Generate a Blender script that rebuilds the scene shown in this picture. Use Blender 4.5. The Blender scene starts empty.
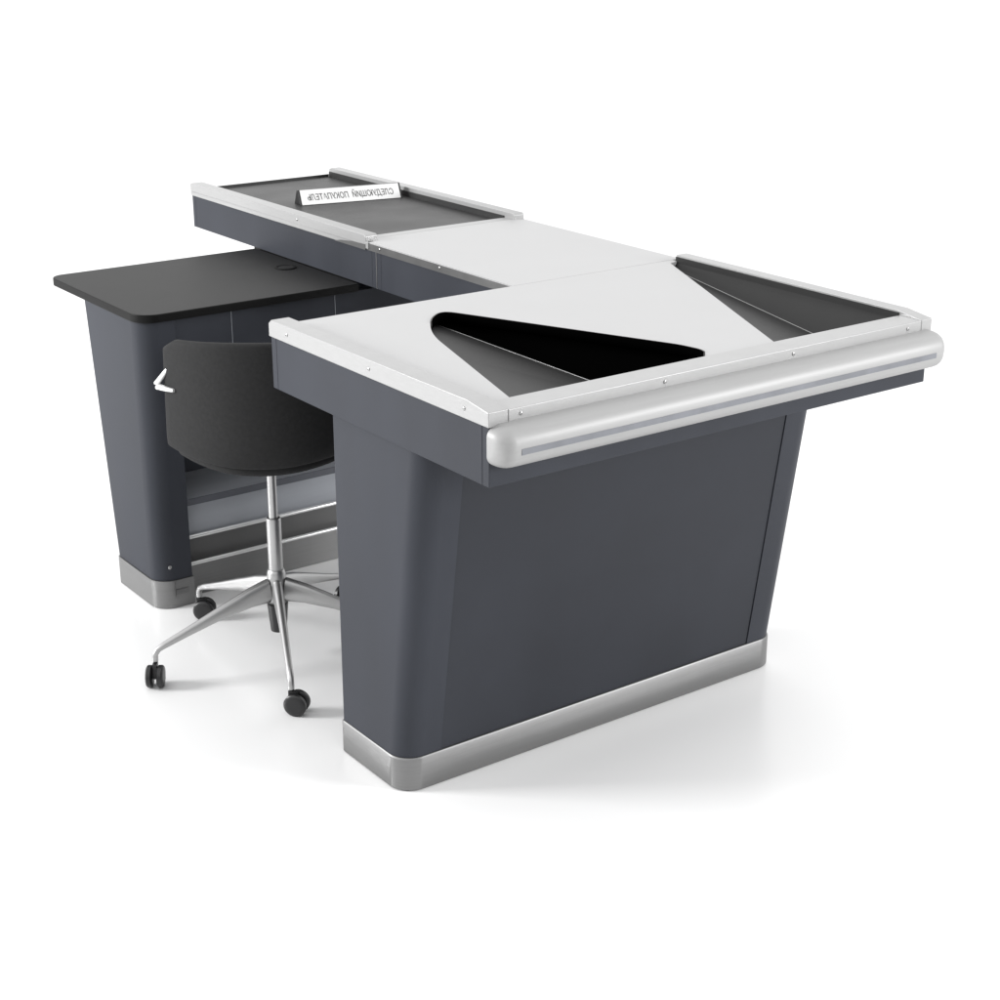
import bpy, bmesh, math, random
from mathutils import Vector, Matrix
random.seed(4)
scene = bpy.context.scene
col = scene.collection
PI = math.pi

# ------------------------------------------------------------------ materials
def mat(name, base, rough=.5, metal=0., spec=.5, noise=0., nscale=6., stretch=(1, 1, 1), bump=0., bscale=400., coat=0., rnoise=0.):
    m = bpy.data.materials.new(name); m.use_nodes = True
    nt = m.node_tree; b = nt.nodes['Principled BSDF']
    b.inputs['Base Color'].default_value = (*base, 1)
    b.inputs['Roughness'].default_value = rough
    b.inputs['Metallic'].default_value = metal
    b.inputs['Specular IOR Level'].default_value = spec
    b.inputs['Coat Weight'].default_value = coat
    tc = nt.nodes.new('ShaderNodeTexCoord')
    mp = nt.nodes.new('ShaderNodeMapping'); mp.inputs['Scale'].default_value = stretch
    nt.links.new(tc.outputs['Object'], mp.inputs['Vector'])
    if noise or rnoise:
        n = nt.nodes.new('ShaderNodeTexNoise'); n.inputs['Scale'].default_value = nscale; n.inputs['Detail'].default_value = 5
        nt.links.new(mp.outputs[0], n.inputs['Vector'])
        if noise:
            r = nt.nodes.new('ShaderNodeMapRange')
            r.inputs['From Min'].default_value = .3; r.inputs['From Max'].default_value = .7
            r.inputs['To Min'].default_value = 1 - noise; r.inputs['To Max'].default_value = 1 + noise
            nt.links.new(n.outputs['Fac'], r.inputs['Value'])
            v = nt.nodes.new('ShaderNodeVectorMath'); v.operation = 'SCALE'; v.inputs[0].default_value = base
            nt.links.new(r.outputs[0], v.inputs['Scale']); nt.links.new(v.outputs[0], b.inputs['Base Color'])
        if rnoise:
            r2 = nt.nodes.new('ShaderNodeMapRange')
            r2.inputs['From Min'].default_value = .3; r2.inputs['From Max'].default_value = .7
            r2.inputs['To Min'].default_value = rough - rnoise; r2.inputs['To Max'].default_value = rough + rnoise
            nt.links.new(n.outputs['Fac'], r2.inputs['Value']); nt.links.new(r2.outputs[0], b.inputs['Roughness'])
    if bump:
        n2 = nt.nodes.new('ShaderNodeTexNoise'); n2.inputs['Scale'].default_value = bscale; n2.inputs['Detail'].default_value = 3
        nt.links.new(mp.outputs[0], n2.inputs['Vector'])
        bp = nt.nodes.new('ShaderNodeBump'); bp.inputs['Strength'].default_value = bump; bp.inputs['Distance'].default_value = .001
        nt.links.new(n2.outputs['Fac'], bp.inputs['Height']); nt.links.new(bp.outputs[0], b.inputs['Normal'])
    return m

M = {}
M['floor'] = mat('floor_white', (.81, .81, .81), .26, spec=.45)
M['panel'] = mat('slate_panel', (.0365, .0395, .0485), .50, spec=.16, noise=.13, nscale=5, stretch=(1, 1, .35), bump=.12, bscale=500, rnoise=.04)
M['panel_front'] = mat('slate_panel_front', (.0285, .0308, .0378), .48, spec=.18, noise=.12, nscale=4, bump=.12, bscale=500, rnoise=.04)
M['shelf'] = mat('grey_shelf', (.31, .325, .355), .45, noise=.08, nscale=7, stretch=(.4, 3, 3))
M['top'] = mat('white_laminate', (.415, .415, .417), .38, spec=.35, noise=.012, nscale=5)
M['alu'] = mat('satin_white_aluminium', (.37, .37, .37), .34, metal=.25, noise=.025, nscale=9, stretch=(3, 3, 40))
M['bump_m'] = mat('silver_bumper', (.33, .33, .33), .48, metal=.15, noise=.03, nscale=10, stretch=(.6, 8, 14))
M['strip'] = mat('grey_blue_insert', (.165, .172, .19), .45, metal=.1, noise=.1, nscale=14, stretch=(2, 1, 1))
M['steel'] = mat('brushed_steel', (.225, .225, .225), .48, metal=.75, noise=.06, nscale=14, stretch=(.5, .5, 30), bump=.08, bscale=60, rnoise=.05)
M['darksteel'] = mat('shaded_steel_strip', (.20, .20, .20), .35, metal=.8, noise=.1, nscale=20)
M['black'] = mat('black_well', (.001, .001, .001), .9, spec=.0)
M['well'] = mat('dark_grey_well', (.022, .022, .022), .45, spec=.22, noise=.05, nscale=8)
M['mat'] = mat('dark_belt', (.033, .033, .033), .42, spec=.28, noise=.06, nscale=6, bump=.25, bscale=900, rnoise=.05)
M['desk'] = mat('black_desktop', (.014, .014, .014), .5, spec=.18, noise=.05, nscale=9, bump=.3, bscale=700)
M['edge'] = mat('black_edge_band', (.003, .003, .003), .5, spec=.15)
M['fabric'] = mat('charcoal_fabric', (.022, .022, .0225), .8, spec=.2, noise=.10, nscale=120, bump=.5, bscale=900)
M['chrome'] = mat('satin_chrome', (.46, .46, .46), .40, metal=1., noise=.03, nscale=12)
M['chrome_white'] = mat('pale_polished_metal', (.85, .85, .85), .25, metal=.5)
M['rubber'] = mat('black_plastic', (.012, .012, .013), .38, spec=.5)
M['rubber2'] = mat('dark_grey_plastic', (.035, .035, .037), .45, spec=.5)
M['paper'] = mat('white_sign_face', (.80, .80, .80), .45)
M['ink'] = mat('grey_ink', (.10, .10, .10), .6)
M['screw'] = mat('screw_metal', (.42, .42, .42), .3, metal=.9)

# ------------------------------------------------------------------ helpers
def link(name, bm, m, parent=None, smooth=None, bevel=0., seg=2, loc=None):
    me = bpy.data.meshes.new(name)
    bmesh.ops.recalc_face_normals(bm, faces=bm.faces)
    bm.to_mesh(me); bm.free()
    o = bpy.data.objects.new(name, me); col.objects.link(o)
    for mm in (m if isinstance(m, (list, tuple)) else [m]): me.materials.append(mm)
    if parent: o.parent = parent
    if loc: o.location = loc
    if smooth is not None:
        me.polygons.foreach_set('use_smooth', [True] * len(me.polygons))
        me.set_sharp_from_angle(angle=math.radians(smooth))
    if bevel:
        b = o.modifiers.new('bevel', 'BEVEL'); b.width = bevel; b.segments = seg; b.limit_method = 'ANGLE'; b.angle_limit = math.radians(35)
        b.harden_normals = True
        me.polygons.foreach_set('use_smooth', [True] * len(me.polygons))
        me.set_sharp_from_angle(angle=math.radians(35))
    return o

def empty(name, loc, label, cat, rz=0):
    o = bpy.data.objects.new(name, None); col.objects.link(o)
    o.location = loc; o.rotation_euler = (0, 0, rz); o.empty_display_size = .1
    o['label'] = label; o['category'] = cat
    return o

def box(bm, x0, x1, y0, y1, z0, z1):
    vs = [bm.verts.new((x, y, z)) for z in (z0, z1) for (x, y) in ((x0, y0), (x1, y0), (x1, y1), (x0, y1))]
    for f in ((0, 3, 2, 1), (4, 5, 6, 7), (0, 1, 5, 4), (1, 2, 6, 5), (2, 3, 7, 6), (3, 0, 4, 7)):
        bm.faces.new([vs[i] for i in f])

def boxm(*a):
    bm = bmesh.new(); box(bm, *a); return bm

def loft(bm, rings, cap=True, closed=True):
    R = [[bm.verts.new(p) for p in r] for r in rings]
    n = len(R[0])
    for a, b in zip(R, R[1:]):
        for i in range(n if closed else n - 1):
            j = (i + 1) % n
            bm.faces.new((a[i], a[j], b[j], b[i]))
    if cap:
        bm.faces.new(R[0]); bm.faces.new(list(reversed(R[-1])))
    return R

def corner(cx, cy, r, a0, a1, n=8):
    return [(cx + r * math.cos(math.radians(a0 + (a1 - a0) * i / n)), cy + r * math.sin(math.radians(a0 + (a1 - a0) * i / n))) for i in range(n + 1)]

def roundrect(x0, x1, y0, y1, rs, n=8):
    """rs = radii at (x0,y0),(x1,y0),(x1,y1),(x0,y1)"""
    p = []
    for (cx, cy, sx, sy, a), r in zip(((x0, y0, 1, 1, 180), (x1, y0, -1, 1, 270), (x1, y1, -1, -1, 0), (x0, y1, 1, -1, 90)), rs):
        if r <= 0: p.append((cx, cy))
        else: p += corner(cx + sx * r, cy + sy * r, r, a, a + 90, n)
    return p

def tube(bm, pts, rad, n=12, cap=True, flat=1.):
    """swept round bar; rad may be a list; flat scales the local vertical"""
    pts = [Vector(p) for p in pts]
    if not isinstance(rad, (list, tuple)): rad = [rad] * len(pts)
    rings = []; up = Vector((0, 0, 1))
    for i, p in enumerate(pts):
        t = (pts[min(i + 1, len(pts) - 1)] - pts[max(i - 1, 0)]).normalized()
        s = t.cross(up)
        if s.length < .05: s = t.cross(Vector((0, 1, 0)))
        s.normalize(); u = s.cross(t).normalized()
        rings.append([p + s * rad[i] * math.cos(2 * PI * k / n) + u * rad[i] * flat * math.sin(2 * PI * k / n) for k in range(n)])
    loft(bm, rings, cap)

def lathe(bm, prof, c=(0, 0, 0), axis='z', n=28):
    rings = []
    for r, h in prof:
        ring = []
        for k in range(n):
            a = 2 * PI * k / n; x, y = r * math.cos(a), r * math.sin(a)
            v = {'z': (x, y, h), 'y': (x, h, y), 'x': (h, x, y)}[axis]
            ring.append((c[0] + v[0], c[1] + v[1], c[2] + v[2]))
        rings.append(ring)
    loft(bm, rings)

def screw(parent, loc, axis, r=.0036):
    bm = bmesh.new()
    s = -1
    lathe(bm, [(r, 0), (r, s * .0012), (r * .7, s * .002), (r * .35, s * .002), (r * .3, s * .0008)], loc, axis, 14)
    return link('screw', bm, M['screw'], parent, smooth=40)

# ------------------------------------------------------------------ setting
bm = bmesh.new()
bmesh.ops.create_grid(bm, x_segments=2, y_segments=2, size=60)
fl = link('floor', bm, M['floor']); fl['kind'] = 'structure'; fl['label'] = 'glossy white studio floor under the counter and chair'

# ------------------------------------------------------------------ checkout counter
W, L1, L2, X1 = 1.133, .772, 2.39, .622
counter = empty('checkout_counter', (0, 0, 0), 'slate grey L-shaped checkout counter with white top, silver edges and black side desk', 'checkout counter')

# ---- pedestals ----
def pedestal(name, yf, yb, ztop, x0, x1, end_w, inner):
    """yf/yb are functions of z for front and back faces"""
    cs = {}
    zs = [.077, ztop]
    r = .05; q = .012
    def end(side):
        bm = bmesh.new(); rings = []
        for z in zs:
            f, b = yf(z), yb(z)
            if side < 0: pts = [(x0 + end_w, f)] + list(reversed(corner(x0 + r, f + r, r, 180, 270, 10))) + list(reversed(corner(x0 + q, b - q, q, 90, 180, 10))) + [(x0 + end_w, b)]
            else: pts = [(x1 - end_w, f)] + corner(x1 - r, f + r, r, 270, 360, 10) + corner(x1 - q, b - q, q, 0, 90, 10) + [(x1 - end_w, b)]
            rings.append([(x, y, z) for x, y in pts])
        loft(bm, rings)
        return bm
    core = bmesh.new()
    d = .0022
    if inner == 'closed':
        rings = []
        for z in zs:
            f, b = yf(z) + d, yb(z) - d
            rings.append([(x0 + end_w + .0015, f, z), (x1 - end_w - .0015, f, z), (x1 - end_w - .0015, b, z), (x0 + end_w + .0015, b, z)])
        loft(core, rings)
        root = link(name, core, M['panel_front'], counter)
    else:
        rings = []
        for z in zs:
            b = yb(z) - d
            rings.append([(x0 + end_w + .0015, b - .018, z), (x1 - end_w - .0015, b - .018, z), (x1 - end_w - .0015, b, z), (x0 + end_w + .0015, b, z)])
        loft(core, rings)
        root = link(name, core, M['panel'], counter)
    for s in (-1, 1):
        e = link('end_panel', end(s), M['panel'], root, smooth=35)
    # plinth: rounded steel band
    bm = bmesh.new(); o = .0025
    def outl(z, o):
        f, b = yf(.077) - o, yb(.077) + o
        return [(x, y, z) for x, y in roundrect(x0 - o, x1 + o, f, b, (r, r, q, q), 10)]
    if inner == 'closed':
        loft(bm, [outl(0.0015, o - .002), outl(.004, o), outl(.073, o), outl(.0755, o - .002)])
    else:
        for s in (-1, 1):
            f, b = yf(.077) - o, yb(.077) + o
            xe = x0 + end_w + .004 if s < 0 else x1 - end_w - .004
            if s < 0: pts = [(xe, f)] + list(reversed(corner(x0 - o + r, f + r, r, 180, 270, 10))) + list(reversed(corner(x0 - o + q, b - q, q, 90, 180, 10))) + [(xe, b)]
            else: pts = [(xe, f)] + corner(x1 + o - r, f + r, r, 270, 360, 10) + corner(x1 + o - q, b - q, q, 0, 90, 10) + [(xe, b)]
            loft(bm, [[(x, y, z) for x, y in pts] for z in (.0015, .0755)])
        box(bm, x0 + end_w + .006, x1 - end_w - .006, 1.497, 1.503, .0015, .086)
    link('plinth', bm, M['steel'], root, smooth=40)
    return root

fp = pedestal('front_pedestal', lambda z: .319 - .143 * (z - .077), lambda z: .556, .7575, .014, 1.062, .093, 'closed')
rp = pedestal('rear_pedestal', lambda z: 1.454, lambda z: 1.699 + .132 * (z - .077), .7495, .014, 1.062, .094, 'open')
bm = boxm(.1096, .9665, 1.459, 1.477, .50, .7495)
ap = link('apron', bm, M['panel'], rp, bevel=.001)
for x in (.262, .56):
    link('seam', boxm(x, x + .0012, 1.4583, 1.4595, .50, .7495), M['shelf'], ap)
# shelf and kick structure seen behind the chair
link('shelf', boxm(.1096, .9665, 1.488, 1.685, .253, .271), [M['shelf']], rp, bevel=.001)
link('shelf_edge', boxm(.1096, .9665, 1.4848, 1.4878, .254, .2715), mat('shelf_edge_grey', (.075, .08, .095), .5, noise=.08), rp)
link('lower_panel', boxm(.1096, .9665, 1.500, 1.512, .168, .2525), M['shelf'], rp)
link('kick_board', boxm(.1096, .9665, 1.512, 1.520, .087, .166), mat('grey_kick', (.11, .11, .11), .45, metal=.1, noise=.06), rp)
for z in (.167, .0935):
    bm = bmesh.new(); tube(bm, [(.1096, 1.490, z), (.9665, 1.490, z)], .0055, 12)
    link('rail_bar', bm, M['chrome_white'], rp, smooth=40)
for x in (.2, .53, .86):
    pass
screw(rp, (.048, 1.454, .114), 'y', .005)
link('joint_plate', boxm(.058, .0585, 1.4498, 1.4512, .03, .0755), M['darksteel'], rp)
link('joint_plate', boxm(.059, .095, 1.4500, 1.4512, .036, .050), M['darksteel'], rp)

# ---- front cabinet (fascia box) ----
def ringbox(x0, x1, y0, y1, z0, z1, t=.02):
    bm = bmesh.new()
    box(bm, x0, x1, y0, y0 + t, z0, z1); box(bm, x0, x1, y1 - t, y1, z0, z1)
    box(bm, x0, x0 + t, y0 + t + .0004, y1 - t - .0004, z0, z1); box(bm, x1 - t, x1, y0 + t + .0004, y1 - t - .0004, z0, z1)
    box(bm, x0 + t + .0004, x1 - t - .0004, y0 + t + .0004, y1 - t - .0004, z0 + .001, z0 + .012)
    return bm
fc = link('front_cabinet', ringbox(.004, W - .004, .004, L1 - .002, .758, .8675), M['panel'], counter, bevel=.0015)
def cab(name, y0, y1):
    return link(name, ringbox(X1 + .003, W - .004, y0, y1, .7735, .8675), M['panel'], counter, bevel=.001)
c1 = cab('middle_cabinet', L1 + .001, 1.3535); c2 = cab('rear_cabinet', 1.3555, L2)
bm = boxm(X1 + .0022, X1 + .0042, 1.3531, 1.3559, .774, .867)
link('joint_strip', bm, M['screw'], c2)

# ---- tabletops ----
def slab_with_holes(name, outer, holes, z0, z1, m, parent):
    cu = bpy.data.curves.new(name, 'CURVE'); cu.dimensions = '2D'; cu.fill_mode = 'BOTH'; cu.extrude = (z1 - z0) / 2
    for poly in [outer] + holes:
        s = cu.splines.new('POLY'); s.points.add(len(poly) - 1); s.use_cyclic_u = True
        for p, (x, y) in zip(s.points, poly): p.co = (x, y, 0, 1)
    tmp = bpy.data.objects.new('tmp', cu); col.objects.link(tmp)
    dg = bpy.context.evaluated_depsgraph_get()
    me = bpy.data.meshes.new_from_object(tmp.evaluated_get(dg))
    bm = bmesh.new(); bm.from_mesh(me)
    bmesh.ops.translate(bm, verts=bm.verts, vec=(0, 0, (z0 + z1) / 2))
    bmesh.ops.remove_doubles(bm, verts=bm.verts, dist=1e-5)
    col.objects.unlink(tmp); bpy.data.objects.remove(tmp); bpy.data.meshes.remove(me)
    return link(name, bm, m, parent)

def smooth_corner(poly, radii, n=7):
    out = []
    N = len(poly)
    for i, (p, r) in enumerate(zip(poly, radii)):
        p = Vector(p); a = Vector(poly[i - 1]); b = Vector(poly[(i + 1) % N])
        if r <= 0: out.append(tuple(p)); continue
        u, v = (a - p).normalized(), (b - p).normalized()
        s, e = p + u * r, p + v * r
        for k in range(n + 1):
            t = k / n
            out.append(tuple((1 - t) ** 2 * s + 2 * t * (1 - t) * p + t * t * e))
    return out

RY = .060   # inner line of the front rail
ZT = .889
hole1 = smooth_corner([(.094, RY + .001), (.234, .525), (.300, .625), (.356, .668), (.578, .160), (.588, .105), (.566, RY + .001)], [0, .07, .03, .035, .02, .016, 0])
hole2 = [(.742, RY + .001), (1.072, .745), (1.0995, .752), (1.0995, RY + .001)]
outer = [(.042, RY), (1.1005, RY), (1.1005, L1 - .001), (.042, L1 - .001)]
tt = slab_with_holes('front_tabletop', outer, [hole1, hole2], ZT - .016, ZT, M['top'], counter)

def well(name, faces, mats):
    bm = bmesh.new()
    for k, f in enumerate(faces):
        vs = [bm.verts.new(p) for p in f]
        fa = bm.faces.new(vs); fa.material_index = 0 if len(mats) == 1 else k
    return link(name, bm, mats, counter)
Z0 = .8728
# well 1: V-shaped chute
F0, F1 = (.345, .682, .862), (.497, RY - .002, .788)
w1 = bmesh.new()
vs = [w1.verts.new(p) for p in ((.070, RY - .002, Z0), (.195, .50, Z0), (.285, .66, Z0), F0, F1)]
w1.faces.new(vs)
link('well_floor', w1, M['well'], tt)
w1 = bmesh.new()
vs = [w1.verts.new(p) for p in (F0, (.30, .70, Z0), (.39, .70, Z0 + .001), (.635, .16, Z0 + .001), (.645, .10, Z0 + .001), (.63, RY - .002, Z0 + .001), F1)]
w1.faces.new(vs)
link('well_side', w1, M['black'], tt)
def fold(a, b, parent):
    bm = bmesh.new(); tube(bm, [a, b], .0010, 8); return link('fold_highlight', bm, M['screw'], parent, smooth=60)  # thin pale tube added in place of a highlight along the fold
fold(F0, F1, tt)
# black lining of the rim (a folded liner following the hole edge)
def liner(hole, i0, i1, z0, z1, off, m, parent, name='well_rim'):
    bm = bmesh.new(); c = Vector((sum(p[0] for p in hole) / len(hole), sum(p[1] for p in hole) / len(hole)))
    P = []
    for (x, y) in hole[i0:i1]:
        d = (c - Vector((x, y))).normalized() * off
        P.append((x + d.x, y + d.y))
    a = [bm.verts.new((x, y, z1)) for x, y in P]; b = [bm.verts.new((x, y, z0)) for x, y in P]
    for i in range(len(P) - 1): bm.faces.new((a[i], a[i + 1], b[i + 1], b[i]))
    return link(name, bm, m, parent, smooth=60)
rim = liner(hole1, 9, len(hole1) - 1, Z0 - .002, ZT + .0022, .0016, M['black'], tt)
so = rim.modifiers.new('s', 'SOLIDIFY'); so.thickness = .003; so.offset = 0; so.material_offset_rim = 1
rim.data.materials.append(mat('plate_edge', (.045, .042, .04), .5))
# well 2
G0, G1 = (1.086, .752, .872), (1.009, RY - .002, .815)
w2 = bmesh.new(); vs = [w2.verts.new(p) for p in ((.722, RY - .002, Z0), (1.062, .758, Z0), G0, G1)]; w2.faces.new(vs)
link('well_floor', w2, M['well'], tt)
w2 = bmesh.new(); vs = [w2.verts.new(p) for p in (G0, (1.1002, .752, ZT - .002), (1.1002, RY - .002, ZT - .002), G1)]; w2.faces.new(vs)
link('well_side', w2, M['well'], tt)

fold(G0, G1, tt)
mt = link('middle_tabletop', boxm(X1 + .0015, W - .004, L1 + .0008, 1.419, ZT - .0035, ZT), M['top'], counter)
link('edge_strip', boxm(X1, X1 + .004, L1 + .001, 1.395, .868, ZT - .0036), M['darksteel'], mt)
link('under_board', boxm(X1 + .005, W - .006, L1 + .0015, 1.418, .868, ZT - .0038), M['darksteel'], mt)
link('threshold_strip', boxm(X1 + .028, W - .030, 1.4195, 1.453, ZT - .004, ZT + .0005), M['alu'], mt, bevel=.001)
for (y, z) in ((1.065, .879), (1.333, .879)): screw(mt, (X1, y, z), 'x', .0036)

# collecting belt area at the rear
belt = link('belt', boxm(X1 + .036, W - .034, 1.4545, L2 - .004, .868, .8785), M['mat'], counter)
link('belt_lip', boxm(X1 + .038, W - .036, L2 - .0038, L2, .868, .886), M['mat'], belt, bevel=.001)
bm = boxm(W - .0362, W - .0335, 1.455, L2 - .004, .8786, .894)
link('belt_liner', bm, M['mat'], belt)

# ---- rails ----
def long_rail(x0, x1, y0, y1, z0, z1, name, c0=.0, c1=.0, drop=.009, m=None, parent=counter):
    """rail running along Y; c0/c1 = length of the sloped nose at y0/y1"""
    prof = []
    ys = [(y0, z1 - (drop if c0 else 0))]
    if c0: ys.append((y0 + c0, z1))
    if c1: ys += [(y1 - c1, z1), (y1, z1 - drop)]
    else: ys.append((y1, z1))
    side = [(y0, z0)] + ys + [(y1, z0)]
    bm = bmesh.new()
    loft(bm, [[(x, y, z) for y, z in side] for x in (x0, x1)])
    return link(name, bm, m or M['alu'], parent, bevel=.0018)
sr = long_rail(0, .042, 0, L1, .868, .9045, 'side_rail', c0=.065, c1=.012)
for y in (.696, .384, .072): screw(sr, (0, y, .886), 'x')
rr = long_rail(W - .032, W, 0, L1 - .012, .868, .9045, 'side_rail', c0=.065, c1=.004)
link('rail_liner', boxm(W - .0345, W - .0325, RY + .001, L1 - .016, ZT - .006, .8995), M['well'], rr)
fr = link('front_rail', boxm(.0425, W - .0325, 0, RY - .0005, .868, .8945), M['alu'], counter, bevel=.0018)
for x in (.069, .398, .729, 1.059): screw(fr, (x, 0, .883), 'y')
lr = long_rail(X1 - .002, X1 + .034, 1.397, L2, .868, .9055, 'side_rail', c0=.006, c1=.012, drop=.004)
screw(lr, (X1 - .002, 1.747, .892), 'x')
link('rail_groove', boxm(X1 - .0026, X1 - .0019, 1.45, L2 - .01, .8795, .8808), M['screw'], lr)
bm = bmesh.new(); loft(bm, [[(x, y, z) for y, z in ((1.3975, .8675), (1.3975, .882), (1.46, .880), (1.52, .874), (1.55, .8675))] for x in (X1 - .0032, X1 - .0021)])
link('rail_shoe', bm, M['darksteel'], lr)
link('rail_end', boxm(X1 - .003, X1 + .018, 1.384, 1.3966, .871, .889), M['alu'], lr, bevel=.002)
rr2 = long_rail(W - .033, W, 1.41, L2, .868, .9055, 'side_rail', c0=.006, c1=.012, drop=.004)

# ---- bumper ----
bm = bmesh.new()
zc, hh, dd = .8345, .039, .050
n = 16; ring0 = []
def bprof(k, sc):   # half rounded profile
    e = 4.0; a = -PI / 2 + PI * k / n
    c, s = math.cos(a), math.sin(a)
    return (-(abs(c) ** (2 / 2.6)) * dd * sc, math.copysign(abs(s) ** (2 / 2.6), s) * hh * (1 - (1 - sc) * .75))
rings = []
xs = []
xa, xb = -.002, W + .010; R = .030
steps = [(xa + R * (1 - math.cos(i / 8 * PI / 2)), math.sin(i / 8 * PI / 2)) for i in range(9)]
steps += [(xa + .1, 1), (xb - .1, 1)] + [(xb - R * (1 - math.cos(i / 8 * PI / 2)), math.sin(i / 8 * PI / 2)) for i in range(8, -1, -1)]
for x, s in steps:
    s = max(s, .02)
    sc = .25 + .75 * s
    ring = []
    for k in range(n + 1):
        y, z = bprof(k, sc); ring.append((x, .0025 + y, zc + z))
    rings.append(ring)
loft(bm, rings)
bp = link('bumper', bm, M['bump_m'], counter, smooth=50)
# inset strip following the flat of the bumper
bm = bmesh.new()
def by(z):
    s = min(1, abs(z - zc) / hh); a = s ** 1.3
    return .0025 - dd * (max(0, 1 - a ** 2) ** .5) ** (2 / 2.6)
zs = [.8255, .8275, .8295, .8315, .8345, .8365]
loft(bm, [[(x, by(z) - .0007, z) for z in zs] + [(x, by(z) + .006, z) for z in reversed(zs)] for x in (.036, 1.098)])
link('bumper_strip', bm, M['strip'], bp)
link('bumper_seam', boxm(.0155, .0163, -.001, .0015, .80, .867), M['screw'], bp)

# ---- side desk ----
out = roundrect(.010, X1 + .0025, 1.442, 2.000, (.055, 0, 0, .035), 10)
bm = bmesh.new()
loft(bm, [[(x, y, z) for x, y in out] for z in (.7505, .7535, .7685, .7715)])
dk = link('side_desk', bm, [M['desk'], M['edge']], counter, smooth=35, bevel=.0025)
for p in dk.data.polygons:
    if abs(p.normal.z) < .5: p.material_index = 1
bm = bmesh.new()
lathe(bm, [(.030, .7716), (.030, .7738), (.027, .7745), (.022, .7738), (.021, .7722)], (.565, 1.722, 0), 'z', 32)
link('mounting_batten', boxm(X1 + .008, X1 + .025, 1.49, 2.02, .7516, .7733), M['edge'], dk)
gm = link('cable_grommet', bm, M['edge'], dk, smooth=40)
bm = bmesh.new(); lathe(bm, [(.0205, .7717), (.0205, .7731), (.012, .7733)], (.565, 1.722, 0), 'z', 28)
link('grommet_cap', bm, M['desk'], gm, smooth=40)

# ------------------------------------------------------------------ next-customer divider
ang = math.atan2(-.059, .300)
div = empty('checkout_divider', (.770, 1.985, .8786), 'white-faced tent-shaped customer divider with mirrored lettering lying on the dark belt', 'sign', rz=ang)
Lw, hf, wf = .306, .041, .053
bm = bmesh.new()
tri = [(0, 0), (wf, 0), (wf * .5 + .004, hf), (wf * .5 - .004, hf)]
loft(bm, [[(x, y, z) for y, z in tri] for x in (-.004, Lw + .004)])
link('body', bm, M['rubber'], div, bevel=.001)
fn = Vector((0, -hf, wf * .5 - .004)).normalized(); fu = Vector((0, wf * .5 - .004, hf)).normalized(); flen = math.hypot(wf * .5 - .004, hf)
bm = bmesh.new()
loft(bm, [[Vector((x, 0, 0)) + fu * u + fn * o for (x, u) in ((.002, .001), (Lw - .002, .001), (Lw - .002, flen - .001), (.002, flen - .001))] for o in (.0006, .0014)])
fpnl = link('sign_face', bm, M['paper'], div)
cu = bpy.data.curves.new('lettering', 'FONT'); cu.body = 'СЛЕДУЮЩИЙ  ПОКУПАТЕЛЬ'; cu.size = .02; cu.align_x = 'CENTER'; cu.align_y = 'CENTER'; cu.offset = .0003; cu.shear = .15
tmp = bpy.data.objects.new('tmp', cu); col.objects.link(tmp)
me = bpy.data.meshes.new_from_object(tmp.evaluated_get(bpy.context.evaluated_depsgraph_get()))
col.objects.unlink(tmp); bpy.data.objects.remove(tmp)
xs_ = [v.co.x for v in me.vertices]; ys_ = [v.co.y for v in me.vertices]
tw = max(xs_) - min(xs_); cx_ = (max(xs_) + min(xs_)) / 2; cy_ = (max(ys_) + min(ys_)) / 2
k = Lw * .86 / tw
bm = bmesh.new(); bm.from_mesh(me); bpy.data.meshes.remove(me)
for v in bm.verts:
    X = -(v.co.x - cx_) * k + Lw * .5; U = (v.co.y - cy_) * k * 1.35 + flen * .5     # mirrored, as on the photographed sign
    v.co = Vector((X, 0, 0)) + fu * U + fn * .0017
link('lettering', bm, M['ink'], fpnl)

# ------------------------------------------------------------------ office chair
cxy = (.138, 1.054)
ch = empty('office_chair', (cxy[0], cxy[1], 0), 'charcoal swivel chair with curved back, steel post and five-arm castor base beside the desk', 'chair', rz=math.atan2(-.589, .808))
# local axes: x = chair's right as seen from behind, +y = forward (away from camera)
def L(x, d, z): return (x, -d, z)
HW = .200
def shell(fn_, nu, nv, name, m, thick, sub=1):
    bm = bmesh.new(); V = [[bm.verts.new(fn_(i / nu * 2 - 1, j / nv)) for i in range(nu + 1)] for j in range(nv + 1)]
    for j in range(nv):
        for i in range(nu): bm.faces.new((V[j][i], V[j][i + 1], V[j + 1][i + 1], V[j + 1][i]))
    o = link(name, bm, m, ch, smooth=80)
    s = o.modifiers.new('s', 'SOLIDIFY'); s.thickness = thick; s.offset = 0
    b = o.modifiers.new('b', 'BEVEL'); b.width = thick * .35; b.segments = 3; b.limit_method = 'ANGLE'; b.angle_limit = math.radians(50)
    return o
def backf(u, v):
    rc = .0
    # rounded top corners
    w = HW
    x = u * w * (1 + .045 * (1 - v))
    d = .198 + .018 * v - .105 * abs(u) ** 2.2
    zb = .540 + .022 * abs(u) ** 2
    ztp = .828 - .016 * u * u - .018 * max(0, abs(u) - .86) / .14
    z = zb + (ztp - zb) * v
    if v < .12: d -= (1 - v / .12) ** 2 * .012
    return L(x, d, z)
shell(backf, 28, 22, 'backrest', M['fabric'], .022)
def seatf(u, v):
    # v=0 at the rear, joins the backrest; v=1 front edge with a waterfall
    x = u * (HW - .010 - .03 * max(0, v - .7))
    d0 = .180 - .105 * abs(u) ** 2.2
    d = d0 + (-.235 - .02 * (1 - u * u) - d0) * v
    z = .512 + .020 * u * u + .024 * (1 - v) ** 4 - .02 * max(0, v - .8) * 5 * .5
    return L(x, d, z)
shell(seatf, 24, 18, 'seat', M['fabric'], .040)
bm = bmesh.new(); box(bm, -.05, .05, -.02, .08, .476, .490); link('seat_plate', bm, M['rubber'], ch, bevel=.004)
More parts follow.
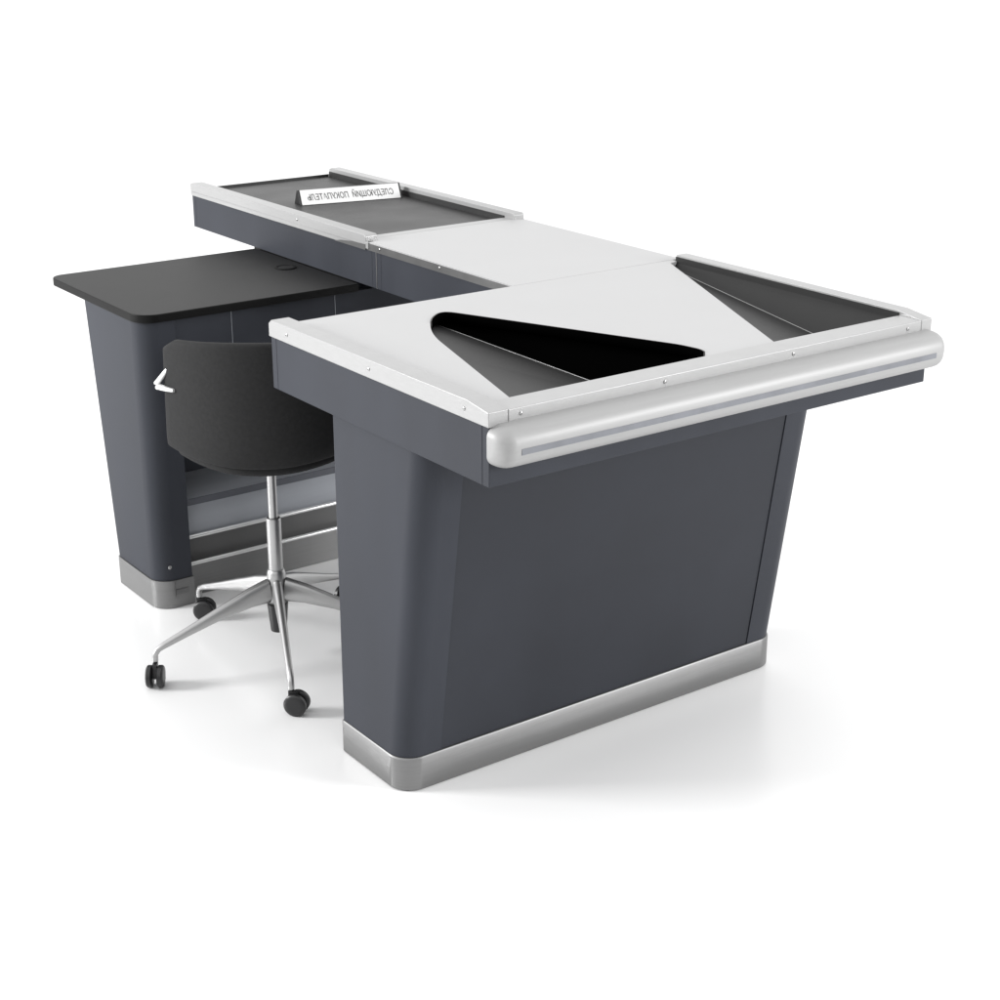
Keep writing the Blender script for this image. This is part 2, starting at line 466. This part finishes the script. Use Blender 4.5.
bm = bmesh.new(); lathe(bm, [(.0108, .35), (.0108, .480)], n=24); gl = link('gas_lift', bm, M['chrome'], ch, smooth=40)
bm = bmesh.new(); lathe(bm, [(.016, .205), (.0172, .212), (.0172, .347), (.016, .352), (.011, .354)], n=28); link('column', bm, M['chrome'], gl, smooth=40)
bm = bmesh.new(); lathe(bm, [(.019, .135), (.0212, .138), (.0225, .195), (.022, .212), (.0195, .222), (.017, .224)], n=28); hb = link('hub', bm, M['chrome'], ch, smooth=40)
bm = bmesh.new(); lathe(bm, [(.015, .064), (.019, .066), (.025, .134), (.025, .136)], n=24); link('lower_sleeve', bm, M['rubber'], hb, smooth=40)

def make_leg():
    bm = bmesh.new()
    # tapered flattened arm drooping to a vertical tip
    P = [(.020, .172), (.07, .163), (.14, .143), (.22, .116), (.285, .094)]
    Wd = [.0135, .012, .0100, .0085, .0075]; Hd = [.030, .024, .0165, .0110, .0082]
    rings = []
    for (x, z), w, h in zip(P, Wd, Hd):
        rings.append([(x + .12 * h * math.sin(2 * PI * k / 16), w * math.copysign(abs(math.cos(2 * PI * k / 16)) ** .75, math.cos(2 * PI * k / 16)), z + h * math.copysign(abs(math.sin(2 * PI * k / 16)) ** .85, math.sin(2 * PI * k / 16))) for k in range(16)])
    # bend down
    for x, z, w in ((.302, .086, .0078), (.3095, .075, .0074)):
        a = math.radians(55 if z > .08 else 88)
        rings.append([(x + w * math.sin(2 * PI * k / 16) * math.sin(a), w * math.cos(2 * PI * k / 16), z + w * math.sin(2 * PI * k / 16) * math.cos(a)) for k in range(16)])
    w = .0073
    rings.append([(.310 + w * math.sin(2 * PI * k / 16), w * math.cos(2 * PI * k / 16), .060) for k in range(16)])
    loft(bm, rings)
    leg = link('leg', bm, M['chrome'], ch, smooth=50)
    return leg
def make_castor():
    bm = bmesh.new()
    r = .0262
    for s in (-1, 1):
        prof = [(.004, s * .0055), (r - .004, s * .0055), (r, s * .0085), (r, s * .0165), (r - .003, s * .0195), (r * .55, s * .0205), (.004, s * .0205)]
        lathe(bm, prof, (-.012, 0, r), 'y', 28)
    nfaces = len(bm.faces)
    lathe(bm, [(.0045, -.0056), (.0045, .0056)], (-.012, 0, r), 'y', 12)
    lathe(bm, [(.0048, .030), (.0048, .066)], (0, 0, 0), 'z', 12)
    box(bm, -.016, .006, -.0050, .0050, .020, .056)
    return link('castor', bm, M['rubber'], smooth=40)
def make_cover():
    bm = bmesh.new()
    lathe(bm, [(.006, -.0207), (.018, -.0207), (.0165, -.0216), (.006, -.0218)], (-.012, 0, .0262), 'y', 24)
    return bm
leg0 = make_leg(); cas0 = make_castor(); cas0.parent = leg0; cas0.location = (.310, 0, 0); cas0.data.materials.append(M['rubber2'])
angs = [175, 246, 318, 30, 101]
swv = [math.radians(a) for a in (0, 0, 0, 0, 0)]
base = math.degrees(ch.rotation_euler.z)
swivel_world = [55, 130, 150, 200, 140]      # direction the castor trails towards, world degrees
for i, a in enumerate(angs):
    lg = leg0 if i == 0 else leg0.copy()
    cs = cas0 if i == 0 else cas0.copy()
    if i: col.objects.link(lg); col.objects.link(cs)
    lg.parent = ch; lg.rotation_euler = (0, 0, math.radians(a - base))
    cs.parent = lg; cs.location = (.310, 0, 0)
    cs.rotation_euler = (0, 0, math.radians(swivel_world[i] - a))
# bent metal brackets at the sides of the back
for s in (-1, 1):
    bm = bmesh.new()
    pts = [L(s * .186, .125, .760), L(s * .205, .118, .735), L(s * .226, .108, .7085), L(s * .222, .114, .703), L(s * .202, .128, .702), L(s * .182, .145, .703)]
    tube(bm, pts, [.004, .0068, .0085, .0085, .0072, .005], 10, flat=.8)
    link('back_bracket', bm, M['chrome_white'], ch, smooth=50)

# ------------------------------------------------------------------ camera
cam = bpy.data.cameras.new('camera'); co = bpy.data.objects.new('camera', cam); col.objects.link(co)
cam.sensor_width = 36; cam.lens = 1664.33 / 1000 * 36; cam.clip_end = 200; cam.clip_start = .05
co.location = (-1.5744, -2.1933, 1.7313)
co.rotation_euler = (PI / 2 - .3523, 0, -.6299)
scene.camera = co

# ------------------------------------------------------------------ light: white studio surround and soft boxes
w = bpy.data.worlds.new('World'); scene.world = w; w.use_nodes = True
nt = w.node_tree; bg = nt.nodes['Background']
tc = nt.nodes.new('ShaderNodeTexCoord'); sp = nt.nodes.new('ShaderNodeSeparateXYZ'); nt.links.new(tc.outputs['Generated'], sp.inputs[0])
def mathn(op, a, b=None):
    n = nt.nodes.new('ShaderNodeMath'); n.operation = op
    for i, v in enumerate((a, b)):
        if v is None: continue
        if isinstance(v, (int, float)): n.inputs[i].default_value = v
        else: nt.links.new(v, n.inputs[i])
    return n.outputs[0]
def ramp(v, a, b, lo, hi):
    n = nt.nodes.new('ShaderNodeMapRange'); n.interpolation_type = 'SMOOTHSTEP'
    n.inputs['From Min'].default_value = a; n.inputs['From Max'].default_value = b
    n.inputs['To Min'].default_value = lo; n.inputs['To Max'].default_value = hi
    nt.links.new(v, n.inputs['Value']); return n.outputs[0]
# studio surround: bright ceiling, white sweep on the far side, dim walls on the near side
far = ramp(mathn('ADD', mathn('MULTIPLY', sp.outputs['X'], .59), mathn('MULTIPLY', sp.outputs['Y'], .81)), .1, .75, .26, 1.0)
top = ramp(sp.outputs['Z'], .05, .62, 0, 1)
lvl = mathn('ADD', mathn('MULTIPLY', far, mathn('SUBTRACT', 1.0, top)), top)
nt.links.new(mathn('MULTIPLY', lvl, 1.36), bg.inputs['Strength'])
bg.inputs['Color'].default_value = (1, 1, 1, 1)
def area(name, loc, target, size, power, sy=None, color=(1, 1, 1)):
    l = bpy.data.lights.new(name, 'AREA'); l.energy = power; l.size = size; l.color = color
    if sy: l.shape = 'RECTANGLE'; l.size_y = sy
    o = bpy.data.objects.new(name, l); col.objects.link(o); o.location = loc
    o.rotation_euler = (Vector(target) - Vector(loc)).to_track_quat('-Z', 'Y').to_euler()
    return o
area('softbox_left', (-4.6, 3.8, 2.2), (.2, .8, .4), 1.5, 390)
area('softbox_front', (4.2, -4.4, 2.2), (.6, .2, .4), 1.5, 270)

scene.render.engine = 'CYCLES'
scene.view_settings.view_transform = 'Standard'; scene.view_settings.look = 'None'
scene.view_settings.exposure = 0; scene.view_settings.gamma = 1
scene.cycles.use_denoising = True
scene.cycles.max_bounces = 8
